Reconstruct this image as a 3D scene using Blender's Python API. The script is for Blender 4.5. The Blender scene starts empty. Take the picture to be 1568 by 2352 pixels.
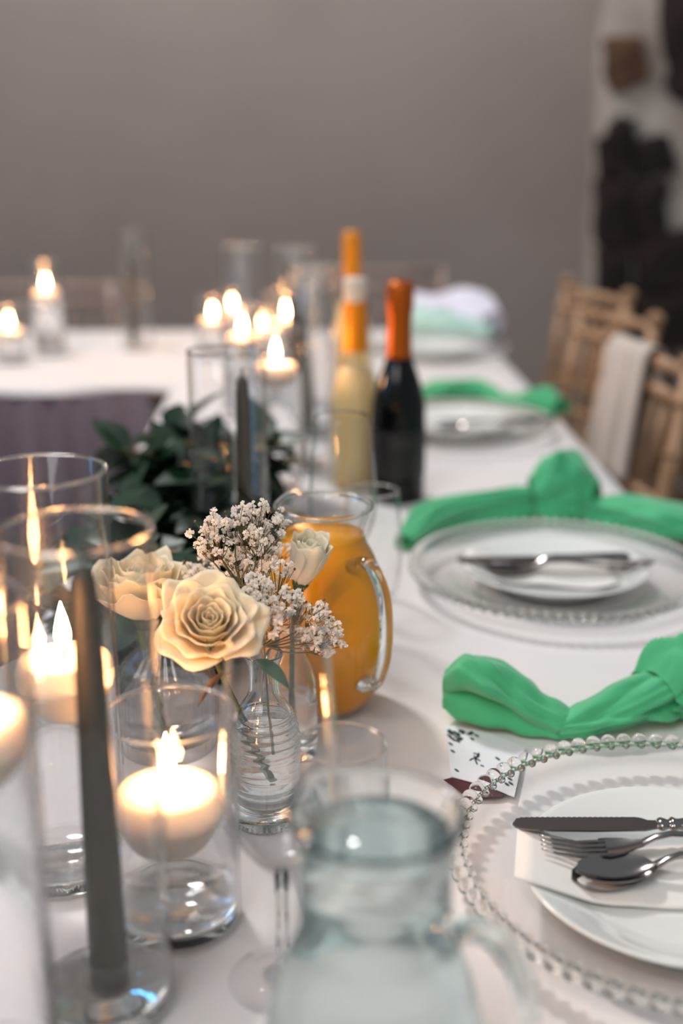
import bpy, bmesh, math, random
from mathutils import Vector, Matrix, Euler, noise
random.seed(7)
SC = bpy.context.scene
COL = SC.collection
PI = math.pi
# ------------------------------------------------------------------ camera
PITCH = 0.2932                      # 16.8 deg below the horizon
FPX = 2800.0                        # focal length in pixels of the 1568x2352 frame
CAMZ = 1.20
TZ = 0.74                           # table top height
cam = bpy.data.cameras.new('camera'); camo = bpy.data.objects.new('camera', cam); COL.objects.link(camo)
camo.location = (0, 0, CAMZ); camo.rotation_euler = (PI/2 - PITCH, 0, 0)
cam.sensor_fit = 'VERTICAL'; cam.sensor_height = 36; cam.sensor_width = 24
cam.lens = FPX/2352*36; cam.clip_start = 0.02; cam.clip_end = 60
cam.dof.use_dof = True; cam.dof.focus_distance = 0.86; cam.dof.aperture_fstop = 2.5
SC.camera = camo
# ------------------------------------------------------------------ exposure
SC.view_settings.view_transform = 'Standard'; SC.view_settings.look = 'None'
SC.view_settings.gamma = 1; SC.view_settings.use_curve_mapping = False
SC.view_settings.exposure = 0.10
cy = SC.cycles
cy.max_bounces = 20; cy.diffuse_bounces = 4; cy.glossy_bounces = 8
cy.transmission_bounces = 20; cy.transparent_max_bounces = 64
cy.sample_clamp_indirect = 30; cy.use_denoising = True; cy.blur_glossy = 0.5
# ------------------------------------------------------------------ world and lamps
W = bpy.data.worlds.new('room_glow'); SC.world = W; W.use_nodes = True
W.node_tree.nodes['Background'].inputs[0].default_value = (0.86, 0.93, 1.0, 1)
W.node_tree.nodes['Background'].inputs[1].default_value = 0.27

def area(name, loc, target, size, power, color, sy=None):
    l = bpy.data.lights.new(name, 'AREA'); l.energy = power; l.color = color; l.size = size
    if sy: l.shape = 'RECTANGLE'; l.size_y = sy
    o = bpy.data.objects.new(name, l); COL.objects.link(o); o.location = loc
    o.rotation_euler = (Vector(target) - Vector(loc)).to_track_quat('-Z', 'Y').to_euler()
    return o
area('ceiling_or_fill_light', (-1.0, 2.7, 3.3), (0.1, 1.2, .74), 0.35, 52, (1, .965, .945))
area('ceiling_or_fill_light', (-1.0, -1.0, 3.1), (0.0, 0.9, .74), 1.6, 42, (1, .965, .945))  # added fill from behind the camera, brightens the near table
area('added_wall_light', (-0.6, 3.95, 2.35), (-0.6, 4.42, 1.80), 3.4, 8.2, (1, .95, .92), .12)  # added out of view so the wall grows brighter towards the top
area('blue_dance_light', (-1.95, 1.0, 1.72), (0.0, 1.6, .9), 0.22, 3.2, (.06, .42, 1), .5)

# ------------------------------------------------------------------ pixel helpers (where a sight line of the photograph lands)
SP, CP = math.sin(PITCH), math.cos(PITCH)
def on_plane(px, py, z=TZ):
    t = (py-1176)/FPX; d = (CAMZ-z)/(SP + CP*t)
    return Vector(((px-784)/FPX*d, d*(CP - SP*t), z))
def at_depth(px, py, d):
    t = (py-1176)/FPX
    return Vector(((px-784)/FPX*d, d*(CP - SP*t), CAMZ - d*(SP + CP*t)))

# ------------------------------------------------------------------ materials
def S(c):   # sRGB 0-255 to linear
    return tuple(((v/255)/12.92 if v/255 <= .04045 else ((v/255+.055)/1.055)**2.4) for v in c) + (1,)
def mat(name, base=(.8,.8,.8,1), rough=.5, metal=0, **kw):
    m = bpy.data.materials.new(name); m.use_nodes = True
    b = m.node_tree.nodes['Principled BSDF']
    b.inputs['Base Color'].default_value = base; b.inputs['Roughness'].default_value = rough
    b.inputs['Metallic'].default_value = metal
    for k, v in kw.items(): b.inputs[k.replace('_', ' ')].default_value = v
    return m
def noisy(m, c1, c2, scale=5, detail=4, bump=0, bscale=None, stretch=None, coord='Object', bdist=.002):
    nt = m.node_tree; b = nt.nodes['Principled BSDF']; n = nt.nodes.new
    tc = n('ShaderNodeTexCoord'); mp = n('ShaderNodeMapping'); nz = n('ShaderNodeTexNoise'); mx = n('ShaderNodeMix'); mx.data_type = 'RGBA'
    nt.links.new(tc.outputs[coord], mp.inputs[0]); nt.links.new(mp.outputs[0], nz.inputs['Vector'])
    if stretch: mp.inputs['Scale'].default_value = stretch
    nz.inputs['Scale'].default_value = scale; nz.inputs['Detail'].default_value = detail
    mx.inputs[6].default_value = c1; mx.inputs[7].default_value = c2
    rp = n('ShaderNodeMapRange'); rp.inputs[1].default_value = .35; rp.inputs[2].default_value = .65
    nt.links.new(nz.outputs['Fac'], rp.inputs[0]); nt.links.new(rp.outputs[0], mx.inputs[0]); nt.links.new(mx.outputs[2], b.inputs['Base Color'])
    if bump:
        n2 = n('ShaderNodeTexNoise'); n2.inputs['Scale'].default_value = bscale or scale*4; n2.inputs['Detail'].default_value = 3
        bp = n('ShaderNodeBump'); bp.inputs['Strength'].default_value = bump; bp.inputs['Distance'].default_value = bdist
        nt.links.new(mp.outputs[0], n2.inputs['Vector']); nt.links.new(n2.outputs['Fac'], bp.inputs['Height']); nt.links.new(bp.outputs[0], b.inputs['Normal'])
    return m
def thin_glass(name, tint=(1,1,1,1), edge=(.86,.84,.82,1), ior=1.45, rough=0.0):
    m = bpy.data.materials.new(name); m.use_nodes = True; nt = m.node_tree; nt.nodes.clear(); n = nt.nodes.new
    out = n('ShaderNodeOutputMaterial'); mix = n('ShaderNodeMixShader'); tr = n('ShaderNodeBsdfTransparent'); gl = n('ShaderNodeBsdfGlossy')
    fr = n('ShaderNodeFresnel'); lw = n('ShaderNodeLayerWeight'); mc = n('ShaderNodeMix'); mc.data_type = 'RGBA'; pw = n('ShaderNodeMath'); pw.operation = 'POWER'
    fr.inputs['IOR'].default_value = ior; gl.inputs['Roughness'].default_value = rough
    lw.inputs['Blend'].default_value = .5; pw.inputs[1].default_value = 5
    nt.links.new(lw.outputs['Facing'], pw.inputs[0]); nt.links.new(pw.outputs[0], mc.inputs[0])
    mc.inputs[6].default_value = tint; mc.inputs[7].default_value = edge
    nt.nodes.remove(fr); sch = n('ShaderNodeMath'); sch.operation = 'MULTIPLY_ADD'; sch.inputs[1].default_value = .90; sch.inputs[2].default_value = ((ior-1)/(ior+1))**2; sch.use_clamp = True
    nt.links.new(pw.outputs[0], sch.inputs[0]); nt.links.new(mc.outputs[2], tr.inputs[0]); nt.links.new(sch.outputs[0], mix.inputs[0])
    nt.links.new(tr.outputs[0], mix.inputs[1]); nt.links.new(gl.outputs[0], mix.inputs[2]); nt.links.new(mix.outputs[0], out.inputs[0])
    return m
def glass(name, color=(1,1,1,1), ior=1.5, rough=0, clear=0):
    m = bpy.data.materials.new(name); m.use_nodes = True; nt = m.node_tree; nt.nodes.clear()
    out = nt.nodes.new('ShaderNodeOutputMaterial'); g = nt.nodes.new('ShaderNodeBsdfGlass')
    g.inputs['Color'].default_value = color; g.inputs['IOR'].default_value = ior; g.inputs['Roughness'].default_value = rough
    mx = nt.nodes.new('ShaderNodeMixShader'); tr = nt.nodes.new('ShaderNodeBsdfTransparent'); mx.inputs[0].default_value = clear
    nt.links.new(g.outputs[0], mx.inputs[1]); nt.links.new(tr.outputs[0], mx.inputs[2]); nt.links.new(mx.outputs[0], out.inputs[0]); return m
def emit(name, color, strength):
    m = bpy.data.materials.new(name); m.use_nodes = True; nt = m.node_tree; nt.nodes.clear()
    out = nt.nodes.new('ShaderNodeOutputMaterial'); e = nt.nodes.new('ShaderNodeEmission')
    e.inputs[0].default_value = color; e.inputs[1].default_value = strength
    nt.links.new(e.outputs[0], out.inputs[0]); return m

M = {}
M['wall'] = noisy(mat('painted_wall', rough=.85), S((156,146,140)), S((148,138,132)), 1.5, 3, .15, 60)
M['mortar'] = noisy(mat('rough_mortar', rough=.95), S((200,190,180)), S((165,152,142)), 6, 6, .6, 30, bdist=.01)
M['stone_brown'] = noisy(mat('brown_stone', rough=.95), S((112,82,60)), S((70,48,36)), 9, 6, .8, 26, bdist=.01)
M['stone_dark'] = noisy(mat('dark_stone', rough=.95), S((52,38,33)), S((26,18,17)), 7, 6, .8, 22, bdist=.01)
M['floor'] = noisy(mat('wood_floor', rough=.5), S((110,78,56)), S((70,48,36)), 3, 5, .1, 20, stretch=(8,1,1))
M['cloth'] = noisy(mat('white_tablecloth', rough=.9, Sheen_Weight=.2), S((236,231,229)), S((230,225,223)), 2, 3, .25, 7, bdist=.004)
M['skirt'] = noisy(mat('mauve_skirt', rough=.9, Sheen_Weight=.3), S((96,82,90)), S((86,72,82)), 1.2, 3, .1, 300)
M['table_wood'] = mat('plain_wood', S((150,120,90)), .6)
M['metal_leg'] = mat('grey_metal', S((120,120,120)), .4, 1)
M['thin'] = thin_glass('thin_clear_glass')
M['thin_fluted'] = thin_glass('fluted_clear_glass', edge=(.45,.46,.46,1), ior=1.6)
M['thin_far'] = thin_glass('thin_clear_glass_far', edge=(.5,.47,.44,1))
M['rim'] = glass('polished_rim_glass', (.97,.96,.94,1), 1.5, .06, .2)
M['glass'] = glass('solid_clear_glass', (.985,.99,.985,1), 1.5, 0, .0)
M['bead'] = glass('bead_glass', (.97,.97,.96,1), 1.47)
M['jugglass'] = glass('jug_glass', (.97,.99,.985,1), 1.5, 0, .0)
M['water'] = glass('water', (.99,.995,1,1), 1.333, 0, .25)
M['teal_water'] = glass('jug_water', (.95,.985,.99,1), 1.333, 0, .1)
M['juice'] = noisy(mat('orange_juice', rough=.25, Subsurface_Weight=.15, Subsurface_Scale=.01, Subsurface_Radius=(1,.45,.08)), S((248,166,0)), S((244,156,0)), 3, 3)
M['wax'] = mat('ivory_wax', S((255,240,222)), .45, Subsurface_Weight=.45, Subsurface_Scale=.012, Subsurface_Radius=(1,.7,.5), Specular_IOR_Level=.3)
M['olive'] = noisy(mat('olive_wax', rough=.5, Subsurface_Weight=.15, Subsurface_Scale=.004), S((60,54,38)), S((52,47,34)), 20, 3)
M['wick'] = mat('wick', (.01,.008,.006,1), .9)
M['flame'] = emit('flame', (1, .46, .17, 1), 220)
def petal_mat(name, col, tcol, f=.4):
    m = bpy.data.materials.new(name); m.use_nodes = True; nt = m.node_tree; nt.nodes.clear(); n = nt.nodes.new
    out = n('ShaderNodeOutputMaterial'); mx = n('ShaderNodeMixShader'); d = n('ShaderNodeBsdfDiffuse'); t_ = n('ShaderNodeBsdfTranslucent')
    d.inputs[0].default_value = col; t_.inputs[0].default_value = tcol; mx.inputs[0].default_value = f
    nt.links.new(d.outputs[0], mx.inputs[1]); nt.links.new(t_.outputs[0], mx.inputs[2]); nt.links.new(mx.outputs[0], out.inputs[0]); return m
M['petal0'] = mat('cream_petal', S((255,243,218)), .55, Subsurface_Weight=.6, Subsurface_Scale=.006, Subsurface_Radius=(1,.8,.45), Sheen_Weight=.2)
M['petal1'] = mat('white_petal', S((250,244,228)), .55, Subsurface_Weight=.5, Subsurface_Scale=.005, Subsurface_Radius=(1,.85,.6))
M['blossom1'] = mat('gypsophila_white', S((255,248,240)), .8, Subsurface_Weight=.3, Subsurface_Scale=.002)
M['petal'] = petal_mat('cream_petal', S((255,248,228)), S((255,236,190)), .38)
M['petal_white'] = petal_mat('white_petal', S((250,246,232)), S((250,238,205)), .35)
M['blossom'] = petal_mat('gypsophila_white', S((255,252,248)), S((255,244,230)), .45)
M['bud'] = mat('gypsophila_bud', S((120,92,62)), .8)
M['stem'] = noisy(mat('green_stem', rough=.6), S((88,96,52)), S((58,74,36)), 30, 2)
M['twig'] = mat('gypsophila_twig', S((98,92,58)), .7)
M['leaf'] = noisy(mat('dark_leaf', rough=.42, Specular_IOR_Level=.6), S((26,58,30)), S((11,34,18)), 14, 3)
M['leaf2'] = noisy(mat('mid_leaf', rough=.45), S((52,98,52)), S((30,66,36)), 14, 3)
M['leaf_dry'] = mat('brown_leaf', S((66,48,36)), .6)
M['china'] = mat('white_china', S((236,238,234)), .08, Coat_Weight=.5, Coat_Roughness=.03)
M['steel'] = mat('polished_steel', (.34,.31,.30,1), .16, 1)
M['steel_blade'] = mat('brushed_steel_blade', (.22,.195,.185,1), .32, 1)
M['paper'] = noisy(mat('paper_serviette', rough=.9), S((242,238,232)), S((236,232,226)), 8, 2, .1, 200)
M['card'] = mat('white_card', S((232,234,238)), .6)
M['ink'] = mat('dark_ink', S((40,42,46)), .7)
M['print'] = mat('printed_leaf_green', S((28,58,44)), .7)
M['burgundy'] = mat('burgundy_card', S((84,38,42)), .7)
M['napkin'] = noisy(mat('green_napkin', rough=.75, Sheen_Weight=.35, Subsurface_Weight=.1, Subsurface_Scale=.005), S((74,186,130)), S((62,174,118)), 10, 3, .12, 900, bdist=.0004)
M['napkin_far'] = mat('pale_green_napkin', S((190,226,214)), .8)
M['napkin_white'] = mat('white_lilac_cloth', S((236,232,246)), .8)
M['bottle_black'] = mat('black_bottle_glass', (.003,.003,.003,1), .10, Specular_IOR_Level=.35)
M['foil'] = mat('copper_foil', S((190,92,4)), .38, .55)
M['label'] = mat('black_label', (.012,.010,.010,1), .5)
M['label_mark'] = mat('label_lettering', S((70,56,46)), .5)
M['orange_foil'] = mat('orange_foil', S((238,150,12)), .4, .25)
M['wine_glass'] = thin_glass('pale_bottle_glass', (.99,.98,.93,1), (.6,.56,.44,1))
M['wine'] = mat('pale_wine', S((246,226,176)), .3, Transmission_Weight=.35, IOR=1.33)
M['wine_amber'] = mat('amber_label', S((206,140,36)), .5)
M['chair'] = noisy(mat('limewashed_wood', rough=.55), S((188,152,118)), S((142,106,76)), 9, 4, .2, 60, stretch=(4,4,1))
M['chair_far'] = noisy(mat('whitewashed_wood', rough=.6), S((176,156,146)), S((150,130,122)), 9, 4)
M['cushion'] = mat('ivory_cushion', S((225,215,200)), .9)
M['sash'] = noisy(mat('white_gauze', rough=.9, Sheen_Weight=.3), S((206,194,184)), S((190,178,168)), 5, 3, .3, 20, bdist=.004)

# ------------------------------------------------------------------ mesh helpers
def mesh(name, bm, smooth=True):
    bmesh.ops.recalc_face_normals(bm, faces=bm.faces)
    me = bpy.data.meshes.new(name); bm.to_mesh(me); bm.free()
    if smooth:
        for p in me.polygons: p.use_smooth = True
    return me
def obj(name, bm, m, parent=None, smooth=True, loc=None, angle=None):
    me = bm if isinstance(bm, bpy.types.Mesh) else mesh(name, bm, smooth)
    if m and not me.materials: me.materials.append(M[m] if isinstance(m, str) else m)
    o = bpy.data.objects.new(name, me); COL.objects.link(o)
    if parent: o.parent = parent
    if loc is not None: o.location = loc
    if angle: me.set_sharp_from_angle(angle=angle)
    return o
def tag(o, label, cat, group=None, kind=None):
    if label: o['label'] = label
    if cat: o['category'] = cat
    if group: o['group'] = group
    if kind: o['kind'] = kind
    return o
def thing(name, label, cat, loc=(0,0,0), rz=0, group=None):
    o = bpy.data.objects.new(name, None); COL.objects.link(o)
    o.location = loc; o.rotation_euler = (0,0,rz); o.empty_display_size = .02
    return tag(o, label, cat, group)
def kids(o): return [c for c in o.children]
def dup(root, loc, rz=None, label=None, group=None, scale=None):
    r = root.copy(); COL.objects.link(r); r.location = loc
    if rz is not None: r.rotation_euler = (0,0,rz)
    if label: r['label'] = label
    if group: r['group'] = group
    if scale: r.scale = scale
    def rec(src, dst):
        for ch in kids(src):
            c = ch.copy(); COL.objects.link(c); c.parent = dst; rec(ch, c)
    rec(root, r); return r
def lathe(prof, seg=64, bm=None, fn=None, cap=False):
    bm = bm or bmesh.new(); rings = []
    for r, z in prof:
        if r < 1e-6: rings.append([bm.verts.new((0,0,z))]); continue
        ring = []
        for k in range(seg):
            a = 2*PI*k/seg; rr = fn(r, z, a) if fn else r
            ring.append(bm.verts.new((rr*math.cos(a), rr*math.sin(a), z)))
        rings.append(ring)
    for a, b in zip(rings, rings[1:]):
        if len(a) == 1 and len(b) == 1: continue
        for k in range(seg):
            k2 = (k+1) % seg
            if len(a) == 1: bm.faces.new((a[0], b[k], b[k2]))
            elif len(b) == 1: bm.faces.new((a[k], a[k2], b[0]))
            else: bm.faces.new((a[k], a[k2], b[k2], b[k]))
    return bm
def smoothprof(pts, n=6):
    out = []
    P = [pts[0]] + list(pts) + [pts[-1]]
    for i in range(1, len(P)-2):
        for k in range(n):
            t = k/n; q = []
            for c in (0, 1):
                p0, p1, p2, p3 = P[i-1][c], P[i][c], P[i+1][c], P[i+2][c]
                q.append(.5*((2*p1) + (-p0+p2)*t + (2*p0-5*p1+4*p2-p3)*t*t + (-p0+3*p1-3*p2+p3)*t**3))
            out.append((max(q[0], 0), q[1]))
    out.append(pts[-1]); return out
def frames(pts):
    T = []
    for i in range(len(pts)):
        a = pts[max(i-1,0)]; b = pts[min(i+1,len(pts)-1)]; T.append((b-a).normalized())
    up = Vector((0,0,1)) if abs(T[0].z) < .9 else Vector((1,0,0))
    N = [(up - T[0]*up.dot(T[0])).normalized()]
    for i in range(1, len(pts)):
        n = N[-1] - T[i]*N[-1].dot(T[i]); N.append(n.normalized())
    return T, N
def tube(pts, rad, seg=8, bm=None, flat=None, caps=True):
    bm = bm or bmesh.new(); pts = [Vector(p) for p in pts]
    T, N = frames(pts); rings = []
    for i, p in enumerate(pts):
        r = rad[i] if isinstance(rad, (list, tuple)) else rad
        B = T[i].cross(N[i]); rings.append([bm.verts.new(p + (N[i]*math.sin(2*PI*k/seg)*(flat or 1) + B*math.cos(2*PI*k/seg))*r) for k in range(seg)])
    for a, b in zip(rings, rings[1:]):
        for k in range(seg): bm.faces.new((a[k], a[(k+1)%seg], b[(k+1)%seg], b[k]))
    if caps: bm.faces.new(rings[0][::-1]); bm.faces.new(rings[-1])
    return bm
def curve(pts, n=6):
    pts = [Vector(p) for p in pts]; P = [pts[0]] + pts + [pts[-1]]; out = []
    for i in range(1, len(P)-2):
        for k in range(n):
            t = k/n; p0,p1,p2,p3 = P[i-1:i+3]
            out.append(.5*((2*p1) + (p2-p0)*t + (2*p0-5*p1+4*p2-p3)*t*t + (3*p1-p0-3*p2+p3)*t**3))
    out.append(pts[-1]); return out
def box(x0, x1, y0, y1, z0, z1, bm=None, bevel=0):
    bm = bm or bmesh.new()
    r = bmesh.ops.create_cube(bm, size=1, matrix=Matrix.Translation(((x0+x1)/2,(y0+y1)/2,(z0+z1)/2)) @ Matrix.Diagonal((x1-x0, y1-y0, z1-z0, 1)))
    if bevel: bmesh.ops.bevel(bm, geom=list({e for v in r['verts'] for e in v.link_edges}), offset=bevel, segments=2, affect='EDGES')
    return bm

# ------------------------------------------------------------------ the room
def rot_table(x, y):   # the run of the long table: it drifts left by 2.5 cm per metre
    return x - 0.0252*y, y + 0.0252*x
fl = obj('floor', box(-4, 3.2, -1.5, 5.3, -.05, 0), 'floor', smooth=False); tag(fl, None, None, kind='structure')
wb = obj('wall_back', box(-4, 1.25, 4.42, 4.6, 0, 3.4), 'wall', smooth=False); tag(wb, None, None, kind='structure')
# the stone pier beside the back wall, with rough stones set in pale mortar
PX, PY = .868, 4.25
pier = obj('wall_right', box(PX, 2.6, PY, 4.6, 0, 3.4, bevel=.01), 'mortar', smooth=False); tag(pier, None, None, kind='structure')
def pier_pt(px, py):
    t = (py-1176)/FPX; d = PY/(CP - SP*t)
    return (px-784)/FPX*d, CAMZ - d*(SP + CP*t)
def stone(poly, m, depth=.05, seed=0):
    bm = bmesh.new(); rnd = random.Random(seed); P = []
    n = len(poly)
    for i in range(n):
        a = poly[i]; b = poly[(i+1) % n]
        for k in range(3):
            f = k/3; j = 8 if k else 4
            P.append((a[0]+(b[0]-a[0])*f + rnd.uniform(-j, j), a[1]+(b[1]-a[1])*f + rnd.uniform(-j, j)))
    W_ = [pier_pt(*p) for p in P]; cx = sum(w[0] for w in W_)/len(W_); cz = sum(w[1] for w in W_)/len(W_)
    rings = []
    for s, dy in ((1, .03), (1, -depth*.6), (.93, -depth), (.6, -depth*1.12)):
        rings.append([bm.verts.new(((w[0]-cx)*s, dy + rnd.uniform(-.006, .006)*(dy < 0), (w[1]-cz)*s)) for w in W_])
    for a, b in zip(rings, rings[1:]):
        for k in range(len(a)): bm.faces.new((a[k], a[(k+1)%len(a)], b[(k+1)%len(a)], b[k]))
    bm.faces.new(rings[0]); bm.faces.new(rings[-1])
    o = obj('stone', bm, m, pier, smooth=True, angle=.6); o.location = (cx, PY, cz); return o
STN = [([(1380,88),(1468,84),(1484,186),(1396,206)], 'stone_brown'),
       ([(1512,-80),(1640,-80),(1640,225),(1535,228),(1522,120)], 'stone_dark'),
       ([(1368,345),(1392,285),(1425,262),(1458,275),(1458,330),(1440,400),(1372,410)], 'stone_dark'),
       ([(1446,318),(1538,310),(1545,400),(1448,405)], 'stone_dark'),
       ([(1366,416),(1442,408),(1444,560),(1366,566)], 'stone_dark'),
       ([(1448,410),(1530,408),(1520,470),(1540,555),(1450,560)], 'stone_dark'),
       ([(1364,572),(1446,566),(1448,705),(1362,710)], 'stone_dark'),
       ([(1450,566),(1640,500),(1640,650),(1452,668)], 'stone_dark'),
       ([(1453,674),(1640,656),(1640,800),(1454,806)], 'stone_dark'),
       ([(1362,716),(1449,712),(1450,850),(1362,855)], 'stone_dark'),
       ([(1454,812),(1540,808),(1538,930),(1454,935)], 'stone_dark'),
       ([(1362,862),(1450,858),(1450,1000),(1362,1005)], 'stone_dark'),
       ([(1454,942),(1640,940),(1640,1080),(1454,1085)], 'stone_brown'),
       ([(1362,1012),(1450,1006),(1450,1150),(1362,1150)], 'stone_brown')]
for i, (p, m) in enumerate(STN): stone(p, m, .05, i)

# ------------------------------------------------------------------ tables and cloths
def trestle(label, x0, x1, y0, y1):
    t = thing('trestle_table', label, 'table', (0,0,0))
    obj('tabletop', box(x0, x1, y0, y1, TZ-.03, TZ-.006, bevel=.003), 'table_wood', t, False)
    xs = (x0+.08, x1-.08) ; ys = (y0+.1, y1-.1)
    for x in xs:
        for y in ys: obj('leg', tube([(x,y,0),(x,y,TZ-.03)], .014, 10), 'metal_leg', t)
    return t
lt = trestle('long trestle table hidden under the white cloth, running away from the viewer', -.262, .418, -.6, 2.36); lt.rotation_euler.z = .0252
ht = trestle('trestle table hidden under white cloth, standing crosswise in front of the back wall', -2.3, .418, 2.42, 3.14); ht.rotation_euler.z = .0252
def cloth(name, x0, x1, y0, y1, drops, label):
    # a cloth that lies on the top and hangs over the chosen edges with soft waves
    bm = bmesh.new(); nx = int((x1-x0)/.03); ny = int((y1-y0)/.03); rows = []
    def h(x, y): return .0016*noise.noise(Vector((x*5, y*2.2, 3))) + .001*noise.noise(Vector((x*16, y*6, 9)))
    xs = [x0+(x1-x0)*i/nx for i in range(nx+1)]; ys = [y0+(y1-y0)*j/ny for j in range(ny+1)]
    g = {}
    for i, x in enumerate(xs):
        for j, y in enumerate(ys): g[i,j] = bm.verts.new((x, y, TZ-.002+h(x,y)))
    for i in range(nx):
        for j in range(ny): bm.faces.new((g[i,j], g[i+1,j], g[i+1,j+1], g[i,j+1]))
    def drop(edge, out, length):
        prev = edge
        for k in range(1, 9):
            f = k/8; cur = []
            for n_, v in enumerate(edge):
                w = .012*f*math.sin(n_*.55+1.3*math.sin(n_*.17)) + .008*min(1, f*6)
                cur.append(bm.verts.new(v.co + out*(w+.004) + Vector((0,0,-length*f - .002))))
            for n_ in range(len(edge)-1): bm.faces.new((prev[n_], prev[n_+1], cur[n_+1], cur[n_]))
            prev = cur
    if 'r' in drops: drop([g[nx,j] for j in range(ny+1)], Vector((1,0,0)), drops['r'])
    if 'l' in drops: drop([g[0,j] for j in range(ny+1)], Vector((-1,0,0)), drops['l'])
    if 'f' in drops: drop([g[i,0] for i in range(nx+1)], Vector((0,-1,0)), drops['f'])
    if 'b' in drops: drop([g[i,ny] for i in range(nx+1)], Vector((0,1,0)), drops['b'])
    o = obj(name, bm, 'cloth'); o.rotation_euler.z = .0252
    tag(o, label, 'tablecloth'); return o
cloth('tablecloth', -.2735, .433, -.62, 2.405, {'r': .24, 'l': .24}, 'white cloth on the long table that runs away from the viewer')
cloth('tablecloth', -2.4, .433, 2.412, 3.17, {'f': .012, 'r': .2, 'b': .2}, 'white cloth on the crosswise table in front of the back wall')
bm = bmesh.new(); N_ = 260; prev = None
for k in range(N_+1):
    x = -2.38 + 2.06*k/N_; y = 2.405 - .014 - .010*math.sin(k*.75+math.sin(k*.13)*2)
    a = bm.verts.new((x, y-.0, TZ-.014)); b = bm.verts.new((x+.005, y-.012*math.sin(k*.41), .01))
    if prev: bm.faces.new((prev[0], a, b, prev[1]))
    prev = (a, b)
sk = obj('table_skirt', bm, 'skirt'); sk.rotation_euler.z = .0252
tag(sk, 'mauve pleated skirt hanging from the front edge of the crosswise white table', 'table skirt')
sk.modifiers.new('thickness', 'SOLIDIFY').thickness = .0015

# ------------------------------------------------------------------ candles
def flame_bm(s=1):
    return lathe(smoothprof([(0,0),(.0035*s,.003*s),(.0052*s,.009*s),(.0042*s,.017*s),(.0018*s,.026*s),(0,.032*s)], 4), 16)
def put_light(parent, z, power, r=.006):
    l = bpy.data.lights.new('candle_light', 'POINT'); l.energy = power; l.color = (1, .47, .21); l.shadow_soft_size = r
    o = bpy.data.objects.new('candle_light', l); COL.objects.link(o); o.parent = parent; o.location = (0,0,z); return o
ME = {}
def cyl_glass(r, h, hf=.012, seg=72):
    # straight hurricane vase: outer wall, rim, inner wall and thick foot
    w = .0022
    return lathe([(0,0),(r-.002,0),(r,.002),(r,h-.001),(r-w/2,h),(r-w,h-.001),(r-w,hf+.003),(r-w-.003,hf),(0,hf)], seg)
def rim_bm(r, h, t=.0014, seg=72):
    return lathe([(r-.0011+t*math.cos(a), h+t*math.sin(a)) for a in [2*PI*k/8 for k in range(9)]], seg)
def vase_cyl(label, x, y, r, h, group=None, far=False, name='cylinder_vase'):
    t = thing(name, label, 'glass cylinder', (x, y, TZ), 0, group)
    key = ('cyl', round(r,4), round(h,4), far)
    if key not in ME: ME[key] = (mesh('glass_wall', cyl_glass(r, h, seg=48 if far else 96)), mesh('rim', rim_bm(r, h, seg=48 if far else 96)))
    obj('glass_wall', ME[key][0], 'thin_far' if far else 'thin', t)
    obj('rim', ME[key][1], 'rim', t)
    if not far: obj('glass_foot', lathe([(0,.0012),(r-.004,.0012),(r-.0026,.0025),(r-.0026,.0095),(r-.004,.0112),(0,.0112)], 72), 'glass', t)
    return t
def water_in(t, r, z0, z1, near=True):
    w = r-.0024
    obj('water', lathe([(0,z0),(w-.003,z0),(w,z0+.003),(w,z1+.0009),(w-.0015,z1),(0,z1)], 96 if near else 32), 'water' if near else 'water', t)
def floating_candle(label, x, y, z, r, h, power, lit=True, group='lit floating candles in glass cylinders', fs=1.0):
    t = thing('floating_candle', label, 'candle', (x, y, z), 0, group)
    obj('wax', lathe(smoothprof([(0,-h*.62),(r*.55,-h*.60),(r*.85,-h*.3),(r,.0),(r*.97,h*.26),(r*.86,h*.36),(r*.5,h*.38),(0,h*.33)], 5), 48), 'wax', t)
    obj('wick', tube([(0,0,h*.3),(.0006,0,h*.38+.008)], .0008, 6), 'wick', t)
    if lit:
        obj('flame', flame_bm(fs), 'flame', t, loc=(0,0,h*.38+.004)); put_light(t, h*.38+.016*fs, power*1.6)
    return t
def taper(label, x, y, length=.25, group='olive taper candles in tall cylinders', lean=(0,0)):
    t = thing('taper_candle', label, 'candle', (x, y, TZ+.0125), 0, group)
    t.rotation_euler = (lean[0], lean[1], 0)
    obj('candle_body', lathe(smoothprof([(0,0),(.0104,.0005),(.0108,.004),(.0099,length*.3),(.0079,length*.75),(.0064,length-.012),(.0045,length-.003),(0,length)], 5), 32), 'olive', t)
    obj('wick', tube([(0,0,length-.002),(.001,0,length+.008)], .0009, 6), 'wick', t)
    obj('glass_holder', lathe([(.0112,.0),(.0142,.0),(.0142,.017),(.0132,.018),(.0118,.017),(.0112,.0)], 32), 'thin', t)
    return t
# near cylinders, from the left edge rightwards
CY = 'near glass candle cylinders'
a_ = vase_cyl('glass cylinder cut by the left photo edge, holding a floating candle high up', -.180, .514, .037, .262, CY)
water_in(a_, .037, .0125, .190)
floating_candle('lit floating candle at the left edge, nearest of the burning candles', -.177, .514, TZ+.192, .031, .038, .22)
b_ = vase_cyl('nearest tall glass cylinder, standing around the big olive taper candle', -.133, .577, .039, .276, CY)
taper('big olive taper candle nearest the viewer, in the tall left cylinder', -.129, .575, .245)
c_ = vase_cyl('tall cylinder behind the nearest taper, half full of water', -.183, .708, .0415, .272, CY)
water_in(c_, .0415, .0125, .137)
floating_candle('lit floating candle seen just left of the nearest olive taper, below its flame reflection', -.174, .706, TZ+.137, .0305, .042, .24)
d_ = vase_cyl('short wide glass cylinder with a floating candle, in front of the ribbed vase', -.102, .654, .040, .138, CY)
water_in(d_, .040, .0125, .074)
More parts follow.
